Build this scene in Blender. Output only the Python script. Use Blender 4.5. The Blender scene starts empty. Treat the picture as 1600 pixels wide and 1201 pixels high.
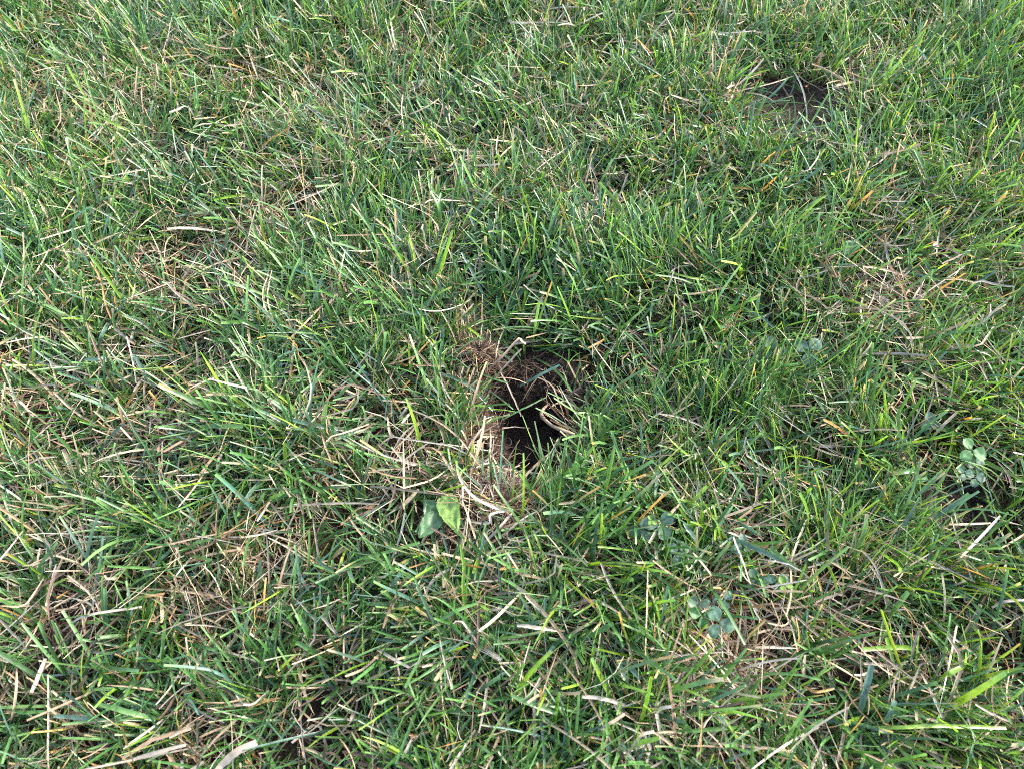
import bpy, math, random
import numpy as np
from mathutils import Vector, noise as mnoise

R = np.random.default_rng(11)
random.seed(11)
S = bpy.context.scene
COL = S.collection
rad = math.radians

# ------------------------------------------------------------------ camera
CAM_H, PITCH, FOCAL, SENS = 0.70, 58.0, 26.0, 36.0
cam = bpy.data.cameras.new("camera")
co = bpy.data.objects.new("camera", cam)
COL.objects.link(co)
co.location = (0, 0, CAM_H)
co.rotation_euler = (rad(90 - PITCH), 0, 0)
cam.lens, cam.sensor_width = FOCAL, SENS
cam.clip_start, cam.clip_end = 0.01, 300
cam.dof.use_dof = True
cam.dof.focus_distance = 0.84
cam.dof.aperture_fstop = 8.0
S.camera = co

# ------------------------------------------------------------------ light
SUN_EL, SUN_AZ = 36.0, 72.0          # azimuth clockwise from +Y (view direction): low sun from the right
w = bpy.data.worlds.new("World")
S.world = w
w.use_nodes = True
nt = w.node_tree
nt.nodes.clear()
out = nt.nodes.new("ShaderNodeOutputWorld")
bg = nt.nodes.new("ShaderNodeBackground")
sky = nt.nodes.new("ShaderNodeTexSky")
sky.sky_type = 'NISHITA'
sky.sun_disc = False
sky.sun_elevation = rad(SUN_EL)
sky.sun_rotation = rad(SUN_AZ)
sky.dust_density = 3.0
sky.air_density = 1.0
sky.ozone_density = 1.0
bg.inputs["Strength"].default_value = 0.15
nt.links.new(sky.outputs[0], bg.inputs[0])
nt.links.new(bg.outputs[0], out.inputs[0])
sl = bpy.data.lights.new("sun", 'SUN')
sl.energy = 1.55
sl.angle = rad(10)
sl.color = (1.0, 0.95, 0.86)
so = bpy.data.objects.new("sun", sl)
COL.objects.link(so)
d = Vector((math.sin(rad(SUN_AZ)) * math.cos(rad(SUN_EL)), math.cos(rad(SUN_AZ)) * math.cos(rad(SUN_EL)), math.sin(rad(SUN_EL))))
so.rotation_euler = (-d).to_track_quat('-Z', 'Y').to_euler()
S.view_settings.view_transform = 'Standard'
S.view_settings.look = 'None'
S.view_settings.exposure = 2.4
S.view_settings.gamma = 1
S.cycles.use_denoising = False
S.cycles.max_bounces = 8
S.cycles.transparent_max_bounces = 4
S.cycles.filter_width = 0.95

# ------------------------------------------------------------------ helpers
def smooth(a, b, x):
    t = np.clip((x - a) / (b - a), 0, 1)
    return t * t * (3 - 2 * t)

class VNoise:
    """tileable value noise on a lattice"""
    def __init__(self, seed, n=64):
        self.g = np.random.default_rng(seed).random((n, n)); self.n = n
    def __call__(self, x, y, cell):
        x = np.asarray(x) / cell; y = np.asarray(y) / cell
        xi = np.floor(x).astype(int); yi = np.floor(y).astype(int)
        fx = x - xi; fy = y - yi
        fx = fx * fx * (3 - 2 * fx); fy = fy * fy * (3 - 2 * fy)
        n = self.n; g = self.g
        a = g[xi % n, yi % n]; b = g[(xi + 1) % n, yi % n]
        c = g[xi % n, (yi + 1) % n]; e = g[(xi + 1) % n, (yi + 1) % n]
        return (a * (1 - fx) + b * fx) * (1 - fy) + (c * (1 - fx) + e * fx) * fy
N1, N2, N3, N4, N5 = (VNoise(i) for i in range(1, 6))

def ground(x, y):
    x = np.asarray(x, float); y = np.asarray(y, float)
    near = np.exp(-((x / 4) ** 2 + ((y - 0.6) / 4) ** 2))
    z = 0.030 * (N1(x, y, 0.21) - 0.5) + 0.012 * (N2(x, y, 0.075) - 0.5) + 0.005 * (N3(x, y, 0.03) - 0.5)
    return z * near

def P(px, py, z=0.0):
    """a pixel of the 1600x1201 photograph carried to the level z in the place"""
    k = SENS / FOCAL
    u = (px - 800) / 1600 * k; v = -(py - 600.5) / 1600 * k
    p = rad(PITCH)
    dy = math.cos(p) + v * math.sin(p); dz = -math.sin(p) + v * math.cos(p)
    t = (z - CAM_H) / dz
    return np.array([u * t, dy * t, z])

def PG(px, py, h=0.0):
    q = P(px, py, 0)
    for _ in range(3):
        q = P(px, py, float(ground(q[0], q[1])) + h)
    return q

def topix(x, y, z=0.0):
    x = np.asarray(x); p = rad(PITCH)
    f = y * math.cos(p) - (z - CAM_H) * math.sin(p)
    up = y * math.sin(p) + (z - CAM_H) * math.cos(p)
    k = 1600 / (SENS / FOCAL)
    f = np.where(f > 0.05, f, 0.05)
    return 800 + k * x / f, 600.5 - k * up / f

def tag(o, label=None, cat=None, group=None, kind=None):
    if label: o['label'] = label
    if cat: o['category'] = cat
    if group: o['group'] = group
    if kind: o['kind'] = kind
    return o

def mesh_obj(name, V, F, mat, parent=None, col=None, across=None, loc=None, smooth_=True):
    V = np.ascontiguousarray(V, dtype=np.float32)
    if loc is not None:
        V = V - np.asarray(loc, dtype=np.float32)
    me = bpy.data.meshes.new(name)
    F = np.ascontiguousarray(F, dtype=np.int32)
    nf, k = F.shape
    me.vertices.add(len(V)); me.vertices.foreach_set("co", V.ravel())
    me.loops.add(nf * k); me.loops.foreach_set("vertex_index", F.ravel())
    me.polygons.add(nf); me.polygons.foreach_set("loop_start", np.arange(0, nf * k, k, dtype=np.int32))
    if smooth_:
        me.polygons.foreach_set("use_smooth", np.ones(nf, dtype=bool))
    if col is not None:
        a = me.attributes.new("Col", 'FLOAT_COLOR', 'POINT')
        c = np.ones((len(V), 4), dtype=np.float32); c[:, :3] = col
        a.data.foreach_set("color", c.ravel())
    if across is not None:
        a = me.attributes.new("across", 'FLOAT', 'POINT')
        a.data.foreach_set("value", np.ascontiguousarray(across, dtype=np.float32))
    me.update(calc_edges=True)
    me.materials.append(mat)
    o = bpy.data.objects.new(name, me)
    COL.objects.link(o)
    if loc is not None:
        o.location = [float(v) for v in loc]
    if parent is not None:
        o.parent = parent
    return o

def empty(name, loc):
    o = bpy.data.objects.new(name, None)
    o.empty_display_size = 0.02
    o.location = [float(v) for v in loc]
    COL.objects.link(o)
    return o

# ------------------------------------------------------------------ materials
def new_mat(name):
    m = bpy.data.materials.new(name); m.use_nodes = True
    m.node_tree.nodes.clear()
    return m, m.node_tree.nodes, m.node_tree.links

def blade_mat(name, transl, rough, spec, tint=(1.0, 1.0, 0.6), tgain=1.3, coat=0.0):
    m, n, l = new_mat(name)
    o = n.new("ShaderNodeOutputMaterial"); mix = n.new("ShaderNodeMixShader")
    pb = n.new("ShaderNodeBsdfPrincipled"); tr = n.new("ShaderNodeBsdfTranslucent")
    at = n.new("ShaderNodeAttribute"); at.attribute_name = "Col"
    ac = n.new("ShaderNodeAttribute"); ac.attribute_name = "across"
    # parallel veins: fine lengthwise stripes of paler tissue and a pale midrib
    sn = n.new("ShaderNodeMath"); sn.operation = 'MULTIPLY'; sn.inputs[1].default_value = 16.0
    si = n.new("ShaderNodeMath"); si.operation = 'SINE'
    mr = n.new("ShaderNodeMapRange"); mr.inputs[1].default_value = -1; mr.inputs[2].default_value = 1
    mr.inputs[3].default_value = 0.86; mr.inputs[4].default_value = 1.14
    l.new(ac.outputs["Fac"], sn.inputs[0]); l.new(sn.outputs[0], si.inputs[0]); l.new(si.outputs[0], mr.inputs[0])
    # blotches along the blade
    tc = n.new("ShaderNodeTexCoord"); no = n.new("ShaderNodeTexNoise")
    no.inputs["Scale"].default_value = 170; no.inputs["Detail"].default_value = 1
    l.new(tc.outputs["Object"], no.inputs["Vector"])
    mr2 = n.new("ShaderNodeMapRange"); mr2.inputs[1].default_value = 0.3; mr2.inputs[2].default_value = 0.7
    mr2.inputs[3].default_value = 0.82; mr2.inputs[4].default_value = 1.18
    l.new(no.outputs["Fac"], mr2.inputs[0])
    mu = n.new("ShaderNodeMath"); mu.operation = 'MULTIPLY'
    l.new(mr.outputs[0], mu.inputs[0]); l.new(mr2.outputs[0], mu.inputs[1])
    sc = n.new("ShaderNodeVectorMath"); sc.operation = 'SCALE'
    l.new(at.outputs["Color"], sc.inputs[0]); l.new(mu.outputs[0], sc.inputs["Scale"])
    tm = n.new("ShaderNodeVectorMath"); tm.operation = 'MULTIPLY'
    tm.inputs[1].default_value = [c * tgain for c in tint]
    l.new(sc.outputs[0], tm.inputs[0])
    l.new(sc.outputs[0], pb.inputs["Base Color"]); l.new(tm.outputs[0], tr.inputs["Color"])
    pb.inputs["Roughness"].default_value = rough
    pb.inputs["Specular IOR Level"].default_value = spec
    pb.inputs["Coat Weight"].default_value = coat
    pb.inputs["Coat Roughness"].default_value = 0.3
    mix.inputs[0].default_value = transl
    l.new(pb.outputs[0], mix.inputs[1]); l.new(tr.outputs[0], mix.inputs[2]); l.new(mix.outputs[0], o.inputs[0])
    return m

M_LIVE = blade_mat("live_grass", 0.30, 0.34, 0.6, (1.15, 1.1, 0.45), 1.5)
M_DRY = blade_mat("dry_grass", 0.22, 0.50, 0.4, (1.0, 0.92, 0.75), 1.0)
M_LEAF = blade_mat("weed_leaf", 0.30, 0.40, 0.5, (1.1, 1.1, 0.5), 1.4)
M_CLOVER = blade_mat("clover_leaf", 0.25, 0.5, 0.3, (1.1, 1.1, 0.5), 1.3)

def soil_mat(name, c0, c1, scale, bump, dist=0.003):
    m, n, l = new_mat(name)
    o = n.new("ShaderNodeOutputMaterial"); pb = n.new("ShaderNodeBsdfPrincipled")
    tc = n.new("ShaderNodeTexCoord")
    no = n.new("ShaderNodeTexNoise"); no.inputs["Scale"].default_value = scale; no.inputs["Detail"].default_value = 8
    no.inputs["Roughness"].default_value = 0.7
    vo = n.new("ShaderNodeTexVoronoi"); vo.inputs["Scale"].default_value = scale * 3
    cr = n.new("ShaderNodeValToRGB")
    cr.color_ramp.elements[0].position = 0.3; cr.color_ramp.elements[0].color = (*c0, 1)
    cr.color_ramp.elements[1].position = 0.75; cr.color_ramp.elements[1].color = (*c1, 1)
    bp = n.new("ShaderNodeBump"); bp.inputs["Strength"].default_value = bump; bp.inputs["Distance"].default_value = dist
    ad = n.new("ShaderNodeMath"); ad.operation = 'ADD'
    l.new(tc.outputs["Object"], no.inputs["Vector"]); l.new(tc.outputs["Object"], vo.inputs["Vector"])
    l.new(no.outputs["Fac"], cr.inputs["Fac"]); l.new(cr.outputs["Color"], pb.inputs["Base Color"])
    l.new(no.outputs["Fac"], ad.inputs[0]); l.new(vo.outputs["Distance"], ad.inputs[1])
    l.new(ad.outputs[0], bp.inputs["Height"]); l.new(bp.outputs[0], pb.inputs["Normal"])
    pb.inputs["Roughness"].default_value = 0.95; pb.inputs["Specular IOR Level"].default_value = 0.15
    l.new(pb.outputs[0], o.inputs[0])
    return m

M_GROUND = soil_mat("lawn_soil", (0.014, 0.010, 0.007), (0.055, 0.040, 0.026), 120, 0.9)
M_SOIL = soil_mat("burrow_soil", (0.060, 0.040, 0.031), (0.165, 0.112, 0.085), 220, 1.0)
M_GREYSOIL = soil_mat("grey_soil", (0.060, 0.044, 0.034), (0.18, 0.138, 0.11), 260, 1.0)
M_PEAT = soil_mat("root_matted_soil", (0.026, 0.015, 0.009), (0.080, 0.044, 0.026), 260, 1.0)

# ------------------------------------------------------------------ palettes (linear albedo)
PAL = dict(
    dark=(0.030, 0.085, 0.024), mid=(0.056, 0.142, 0.040), blue=(0.078, 0.155, 0.112),
    light=(0.105, 0.215, 0.066), yel=(0.170, 0.295, 0.032), sheath=(0.20, 0.24, 0.12),
    straw=(0.43, 0.345, 0.235), pale=(0.49, 0.43, 0.34), tan=(0.37, 0.26, 0.165), grey=(0.33, 0.29, 0.24),
    brown=(0.16, 0.105, 0.07), orange=(0.40, 0.23, 0.085), dkbrown=(0.065, 0.042, 0.030), gold=(0.46, 0.35, 0.10))
PAL = {k: np.array(v) for k, v in PAL.items()}

def pick(n, names, probs):
    probs = np.asarray(probs, float)
    if probs.ndim == 1:
        idx = R.choice(len(names), size=n, p=probs / probs.sum())
    else:
        c = np.cumsum(probs / probs.sum(1, keepdims=True), 1)
        idx = (R.random((n, 1)) > c).sum(1)
    return np.array([PAL[k] for k in names])[np.minimum(idx, len(names) - 1)]

# ------------------------------------------------------------------ blades in bulk
class Blades:
    def __init__(self):
        self.V, self.F, self.C, self.A, self.n = [], [], [], [], 0
    def add(self, V, C, A, rows, acr):
        """V (n, rows, acr, 3)"""
        n = V.shape[0]
        base = self.n + np.arange(n, dtype=np.int64)[:, None, None] * rows * acr
        i = np.arange(rows - 1)[None, :, None]; j = np.arange(acr - 1)[None, None, :]
        a = base + i * acr + j
        q = np.stack([a, a + 1, a + acr + 1, a + acr], -1).reshape(-1, 4)
        self.F.append(q.astype(np.int32)); self.V.append(V.reshape(-1, 3).astype(np.float32))
        self.C.append(C.reshape(-1, 3).astype(np.float32)); self.A.append(A.reshape(-1).astype(np.float32))
        self.n += n * rows * acr
    def build(self, name, mat, parent=None, loc=None):
        return mesh_obj(name, np.concatenate(self.V), np.concatenate(self.F), mat, parent,
                        np.concatenate(self.C), np.concatenate(self.A), loc)

def grow(B, x, y, z, az, tilt, curl, L, wid, cbase, cmid, ctip, rows=7, acr=3, cut=0.6, kink=0.0, fold=0.22,
         zmin=0.002, drift=0.35, twist=0.5, tipfrac=0.12, base_w=0.75, maxtilt=98):
    n = len(x)
    s = np.linspace(0, 1, rows)[None, :]
    th = tilt[:, None] + curl[:, None] * s ** 1.2
    a = az[:, None] + R.normal(0, drift, (n, 1)) * s
    if kink > 0:
        k = R.random((n, 1)) < kink
        sk = R.uniform(0.3, 0.8, (n, 1))
        after = (s > sk) & k
        th = th + after * R.normal(0.1, 0.6, (n, 1)); a = a + after * R.normal(0, 0.9, (n, 1))
    th = np.clip(th, 0, rad(maxtilt))
    dirv = np.stack([np.sin(th) * np.sin(a), np.sin(th) * np.cos(a), np.cos(th)], -1)
    seg = (L / (rows - 1))[:, None, None]
    step = 0.5 * (dirv[:, 1:] + dirv[:, :-1]) * seg
    p = np.zeros((n, rows, 3)); p[:, 1:] = np.cumsum(step, 1)
    p += np.stack([x, y, z], -1)[:, None, :]
    g = ground(p[..., 0], p[..., 1]) + zmin
    p[..., 2] = np.maximum(p[..., 2], g + 0.3 * np.maximum(g - p[..., 2], -1) * 0)
    side = np.stack([np.cos(a), -np.sin(a), np.zeros_like(a)], -1)
    nor = np.cross(side, dirv)
    tw = (R.normal(0, twist, (n, 1)) + R.normal(0, twist, (n, 1)) * s)[..., None]
    sv = side * np.cos(tw) + nor * np.sin(tw)
    nv = nor * np.cos(tw) - side * np.sin(tw)
    prof = base_w + (1 - base_w) * smooth(0, 0.35, s)
    taper = np.where(R.random((n, 1)) < cut, 1 - 0.25 * smooth(0.7, 1, s), np.sqrt(np.clip(1 - s ** 2.2, 0.004, 1)))
    wv = (wid[:, None] * prof * taper)[..., None]
    off = np.linspace(-0.5, 0.5, acr)
    V = p[:, :, None, :] + sv[:, :, None, :] * wv[:, :, None, :] * off[None, None, :, None]
    if acr == 3:
        V[:, :, 1, :] -= nv * wv * fold
    t1 = smooth(0.0, 0.35, s)[..., None]
    C = cbase[:, None, :] * (1 - t1) + cmid[:, None, :] * t1
    t2 = smooth(1 - tipfrac * 1.6, 1 - tipfrac * 0.4, s)[..., None] if np.isscalar(tipfrac) else \
        smooth(0, 1, (s - 1 + tipfrac[:, None] * 1.3) / (tipfrac[:, None] * 0.8 + 1e-4))[..., None]
    C = C * (1 - t2) + ctip[:, None, :] * t2
    C = np.repeat(C[:, :, None, :], acr, 2)
    A = np.broadcast_to(np.linspace(-1, 1, acr)[None, None, :], (n, rows, acr)).copy()
    B.add(V, C, A, rows, acr)

def catmull(pts, n):
    pts = np.asarray(pts, float)
    if len(pts) == 2:
        pts = np.array([pts[0], (pts[0] + pts[1]) / 2, pts[1]])
    q = np.vstack([2 * pts[0] - pts[1], pts, 2 * pts[-1] - pts[-2]])
    u = np.linspace(0, len(pts) - 1 - 1e-6, n); i = u.astype(int); f = (u - i)[:, None]
    a, b, c, e = q[i], q[i + 1], q[i + 2], q[i + 3]
    return 0.5 * (2 * b + (c - a) * f + (2 * a - 5 * b + 4 * c - e) * f ** 2 + (3 * b - a - 3 * c + e) * f ** 3)

def ribbon(B, pts, wid, c0, c1=None, c2=None, roll=None, rows=14, cut=True, fold=0.25, base_w=0.7, wob=0.0006, tip=0.1, curve=True):
    """one blade along a path of real points"""
    p = catmull(pts, rows) if curve else np.array([np.array([np.interp(u, np.linspace(0, 1, len(pts)), np.asarray(pts)[:, k]) for k in range(3)]) for u in np.linspace(0, 1, rows)])
    p = p + np.cumsum(R.normal(0, wob, p.shape), 0) * .35
    dv = np.gradient(p, axis=0); dv /= np.linalg.norm(dv, axis=1, keepdims=True) + 1e-9
    up = np.array([0, -0.25, 1.0]); up /= np.linalg.norm(up)
    sv = np.cross(dv, up); sv /= np.linalg.norm(sv, axis=1, keepdims=True) + 1e-9
    nv = np.cross(sv, dv)
    r0 = R.normal(0, 0.35) if roll is None else roll
    ang = (r0 + np.linspace(0, R.normal(0, 0.4), rows))[:, None]
    sv, nv = sv * np.cos(ang) + nv * np.sin(ang), nv * np.cos(ang) - sv * np.sin(ang)
    s = np.linspace(0, 1, rows)
    pr = base_w + (1 - base_w) * smooth(0, 0.3, s)
    pr = pr * ((1 - 0.2 * smooth(0.7, 1, s)) if cut else np.sqrt(np.clip(1 - s ** 2.5, 0.01, 1)))
    wv = (wid * pr)[:, None]
    V = np.stack([p - sv * wv / 2, p - nv * wv * fold, p + sv * wv / 2], 1)[None]
    c0 = np.asarray(c0); c1 = c0 if c1 is None else np.asarray(c1); c2 = c1 if c2 is None else np.asarray(c2)
    t1 = smooth(0, 0.4, s)[:, None]; t2 = smooth(1 - tip * 1.6, 1 - tip * 0.3, s)[:, None]
    C = (c0 * (1 - t1) + c1 * t1) * (1 - t2) + c2 * t2
    C = np.repeat(C[:, None, :], 3, 1)[None]
    A = np.broadcast_to(np.array([-1, 0, 1.0])[None, None], (1, rows, 3)).copy()
    B.add(V, C, A, rows, 3)

def tube(pts, rads, c, sides=6, rows=18):
    p = catmull(pts, rows)
    rr = np.interp(np.linspace(0, 1, rows), np.linspace(0, 1, len(rads)), rads)
    dv = np.gradient(p, axis=0); dv /= np.linalg.norm(dv, axis=1, keepdims=True) + 1e-9
    ref = np.array([0.3, 0.1, 1.0])
    a = np.cross(dv, ref); a /= np.linalg.norm(a, axis=1, keepdims=True) + 1e-9
    b = np.cross(dv, a)
    ph = np.linspace(0, 2 * math.pi, sides, endpoint=False)
    V = p[:, None] + rr[:, None, None] * (a[:, None] * np.cos(ph)[None, :, None] + b[:, None] * np.sin(ph)[None, :, None])
    i = np.arange(rows - 1)[:, None]; j = np.arange(sides)[None]
    F = np.stack([i * sides + j, i * sides + (j + 1) % sides, (i + 1) * sides + (j + 1) % sides, (i + 1) * sides + j], -1).reshape(-1, 4)
    C = np.broadcast_to(np.asarray(c), (rows * sides, 3)).copy() * R.uniform(0.85, 1.15, (rows * sides, 1))
    return V.reshape(-1, 3), F, C, np.zeros(rows * sides)

# ------------------------------------------------------------------ burrow and pits
class Pit:
    """a dug funnel: rim outline from points on the ground, deepest point off centre"""
    def __init__(self, rim_px, deep_px, depth, power=0.85, bottom=0.25, seed=0):
        pts = np.array([PG(*q)[:2] for q in rim_px])
        self.c = pts.mean(0)
        dv = pts - self.c; ang = np.arctan2(dv[:, 1], dv[:, 0]); o = np.argsort(ang)
        a, r = ang[o], np.linalg.norm(dv, axis=1)[o]
        self.ta = np.linspace(-math.pi, math.pi, 181)
        self.tr = np.interp(self.ta, np.r_[a[-1] - 2 * math.pi, a, a[0] + 2 * math.pi], np.r_[r[-1], r, r[0]])
        k = np.ones(9) / 9
        self.tr = np.convolve(np.r_[self.tr[-5:-1], self.tr, self.tr[1:5]], k, 'valid')
        self.depth, self.power, self.bottom = depth, power, bottom
        zc = float(ground(*self.c))
        self.deep = P(deep_px[0], deep_px[1], zc - depth)[:2]
        self.zc = zc; self.seed = seed
        self.rmax = self.tr.max()
    def radius(self, ang):
        return np.interp(ang, self.ta, self.tr)
    def inside(self, x, y, k=1.0):
        dx, dy = np.asarray(x) - self.c[0], np.asarray(y) - self.c[1]
        return np.hypot(dx, dy) < k * self.radius(np.arctan2(dy, dx))
    def pos(self, t, ang):
        """t 1 = rim, 0 = bottom, >1 = spill outside the rim"""
        t = np.asarray(t, float); ang = np.asarray(ang, float)
        tc = np.clip(t, 0, 1)
        cx = self.deep[0] + (self.c[0] - self.deep[0]) * tc; cy = self.deep[1] + (self.c[1] - self.deep[1]) * tc
        rho = np.where(t <= 1, self.bottom + (1 - self.bottom) * tc, t)
        rho = np.where(t < 0.12, self.bottom * np.clip(t, 0, 1) / 0.12 * (1 + 0.12 * 3), rho) if self.bottom > 0 else rho
        r = self.radius(ang) * rho
        x = cx + r * np.cos(ang); y = cy + r * np.sin(ang)
        g = ground(x, y)
        z = g - self.depth * (1 - tc) ** self.power + np.where(t > 1, 0.003 - 0.016 * (t - 1), 0.003 * tc)
        return np.stack([x, y, z], -1)
    def mesh(self, rings=46, secs=110, rough=0.0035):
        t = np.linspace(0.0, 1.35, rings)[:, None] * np.ones((1, secs))
        ang = np.linspace(-math.pi, math.pi, secs, endpoint=False)[None] * np.ones((rings, 1))
        V = self.pos(t, ang).reshape(-1, 3)
        tt = t.ravel()
        for i, v in enumerate(V):
            q = Vector(v) * 60 + Vector((self.seed * 7.1, 0, 0))
            n1 = mnoise.noise(q); n2 = mnoise.noise(q * 3.1); n3 = mnoise.noise(q * 8.0)
            k = rough * (1.0 if tt[i] < 1.1 else 0.5)
            V[i] += k * np.array([n2 + 0.6 * n3, n1, 0.9 * n1 + 0.7 * n2 + 0.5 * n3])
        i = np.arange(rings - 1)[:, None]; j = np.arange(secs)[None]
        F = np.stack([i * secs + j, i * secs + (j + 1) % secs, (i + 1) * secs + (j + 1) % secs, (i + 1) * secs + j], -1).reshape(-1, 4)
        return V, F

PIT_MAIN = Pit([(726, 584), (766, 568), (806, 582), (852, 572), (900, 596), (906, 655), (890, 705), (858, 748), (815, 772), (782, 745), (768, 692), (752, 650), (738, 618)],
               (830, 720), 0.092, 1.9, 0.50, 1)
PIT_FAR = Pit([(1146, 126), (1205, 132), (1250, 138), (1300, 146), (1312, 172), (1285, 204), (1230, 206), (1180, 192), (1150, 160)],
              (1215, 170), 0.017, 1.0, 0.4, 2)
PIT_RIGHT = Pit([(1438, 766), (1468, 746), (1510, 746), (1548, 768), (1540, 806), (1495, 820), (1446, 804)],
                (1490, 780), 0.014, 1.0, 0.45, 3)
PIT_MID = Pit([(716, 405), (735, 396), (757, 404), (764, 430), (748, 446), (722, 436)], (738, 426), 0.035, 0.9, 0.45, 4)
PIT_DARK = Pit([(1176, 842), (1192, 836), (1206, 844), (1204, 856), (1186, 858)], (1190, 850), 0.03, 0.9, 0.45, 5)
PITS = [PIT_MAIN, PIT_FAR, PIT_RIGHT, PIT_MID, PIT_DARK]

# ------------------------------------------------------------------ ground sheet, with the openings cut out of it
def axis(a, b, step, far):
    mid = np.arange(a, b + 1e-9, step)
    g = step * np.cumsum(1.32 ** np.arange(1, 60)); g = g[g < far]
    return np.r_[(a - g)[::-1], mid, b + g]
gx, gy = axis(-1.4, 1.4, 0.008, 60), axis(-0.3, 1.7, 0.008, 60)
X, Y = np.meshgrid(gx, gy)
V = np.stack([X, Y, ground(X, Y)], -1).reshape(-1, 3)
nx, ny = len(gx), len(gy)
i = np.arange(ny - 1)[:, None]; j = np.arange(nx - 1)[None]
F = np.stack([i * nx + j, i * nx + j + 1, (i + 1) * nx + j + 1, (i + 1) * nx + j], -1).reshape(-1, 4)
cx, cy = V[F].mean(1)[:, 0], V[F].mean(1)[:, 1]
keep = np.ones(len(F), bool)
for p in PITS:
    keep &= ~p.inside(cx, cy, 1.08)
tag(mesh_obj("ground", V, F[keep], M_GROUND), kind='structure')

burrow = None
def root_hairs(B, pit, n, lo, hi, cols, wid=(0.0004, 0.0009), length=(0.012, 0.045), angs=None):
    t = R.uniform(lo, hi, n); a = R.uniform(-math.pi, math.pi, n) if angs is None else R.uniform(*angs, n)
    p = pit.pos(t, a)
    grow(B, p[:, 0], p[:, 1], p[:, 2] + 0.001, R.uniform(0, 6.28, n), R.uniform(0.2, 1.7, n), R.normal(0.3, 1.0, n),
         R.uniform(*length, n), R.uniform(*wid, n), cols(n), cols(n), cols(n), rows=7, acr=2, cut=0.5, kink=0.3, zmin=-0.2, drift=1.2, maxtilt=150)

for p, nm, lab, m, rg in (
    (PIT_MAIN, "burrow", "large dark burrow dug into the middle of the lawn with crumbly black soil walls", M_SOIL, 0.0075),
    (PIT_FAR, "soil_pit", "shallow grey brown bare soil scrape in the lawn towards the top right of the photo", M_GREYSOIL, 0.003),
    (PIT_RIGHT, "soil_pit", "flat dark patch of bare crumbly soil just below the large round clover leaves", M_GREYSOIL, 0.003),
    (PIT_MID, "soil_pit", "small dark soil hole with two upright tan straws in front, above the big burrow", M_SOIL, 0.003),
    (PIT_DARK, "soil_pit", "tiny black gap in the turf among the clovers at the lower right", M_SOIL, 0.002)):
    Vp, Fp = p.mesh(rough=rg)
    loc = (p.c[0], p.c[1], p.zc)
    o = mesh_obj(nm, Vp, Fp, m, loc=loc)
    tag(o, lab, "hole", None if nm == "burrow" else "small bare soil holes in the lawn")
    if p is PIT_MAIN:
        burrow = o
        B = Blades()
        root_hairs(B, p, 260, 0.45, 1.1, lambda n: pick(n, ['brown', 'dkbrown', 'tan', 'grey'], [4, 4, 2, 1.5]))
        h = B.build("root_hair", M_DRY, o, loc=loc); h.location = (0, 0, 0); tag(h, kind='stuff')

# ------------------------------------------------------------------ loose crumbs of soil
def ico():
    t = (1 + 5 ** 0.5) / 2
    v = np.array([(-1, t, 0), (1, t, 0), (-1, -t, 0), (1, -t, 0), (0, -1, t), (0, 1, t), (0, -1, -t), (0, 1, -t), (t, 0, -1), (t, 0, 1), (-t, 0, -1), (-t, 0, 1)], float)
    f = np.array([(0, 11, 5), (0, 5, 1), (0, 1, 7), (0, 7, 10), (0, 10, 11), (1, 5, 9), (5, 11, 4), (11, 10, 2), (10, 7, 6), (7, 1, 8), (3, 9, 4), (3, 4, 2), (3, 2, 6), (3, 6, 8), (3, 8, 9), (4, 9, 5), (2, 4, 11), (6, 2, 10), (8, 6, 7), (9, 8, 1)])
    v /= np.linalg.norm(v[0])
    for _ in range(1):
        cache, nf, vl = {}, [], [tuple(q) for q in v]
        def mid(a, b):
            k = (min(a, b), max(a, b))
            if k not in cache:
                m = (np.array(vl[a]) + np.array(vl[b])); m /= np.linalg.norm(m); cache[k] = len(vl); vl.append(tuple(m))
            return cache[k]
        for a, b, c in f:
            x, y, z = mid(a, b), mid(b, c), mid(c, a)
            nf += [(a, x, z), (b, y, x), (c, z, y), (x, y, z)]
        v, f = np.array(vl), np.array(nf)
    return v, f
ICO_V, ICO_F = ico()
def crumbs(name, P3, size, mat):
    n = len(P3)
    k = len(ICO_V)
    V = ICO_V[None] * (1 + R.normal(0, 0.22, (n, k, 1))) * size[:, None, None] * R.uniform(0.6, 1.2, (n, 1, 3)) + P3[:, None, :]
    F = ICO_F[None] + (np.arange(n) * k)[:, None, None]
    return tag(mesh_obj(name, V.reshape(-1, 3), F.reshape(-1, 3), mat, smooth_=False), kind='stuff')
n = 5200
q = PIT_MAIN.pos(R.uniform(0.25, 1.22, n), R.uniform(-math.pi, math.pi, n)); q[:, 2] += 0.0004
crumbs("soil_crumbs", q, np.clip(R.lognormal(-7.0, 0.75, n), 0.0003, 0.0052), M_SOIL)
n = 2600   # earth thrown out to the upper left and below the mouth
a_ = np.array([PG(735, 590), PG(742, 660), PG(775, 770), PG(720, 830)])[R.integers(0, 4, n)] + R.normal(0, .014, (n, 3)) * [1, 1, 0]
a_[:, 2] = ground(a_[:, 0], a_[:, 1]) + np.abs(R.normal(0, .006, n))
a_ = a_[~PIT_MAIN.inside(a_[:, 0], a_[:, 1], 1.02)]
crumbs("soil_crumbs", a_, np.clip(R.lognormal(-6.9, 0.7, len(a_)), 0.0004, 0.005), M_PEAT)
q = np.concatenate([PIT_FAR.pos(R.uniform(0, 1.2, 1100), R.uniform(-math.pi, math.pi, 1100)), PIT_RIGHT.pos(R.uniform(0, 1.2, 900), R.uniform(-math.pi, math.pi, 900))])
crumbs("soil_crumbs", q, np.clip(R.lognormal(-6.9, 0.5, len(q)), 0.0004, 0.004), M_GREYSOIL)

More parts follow.
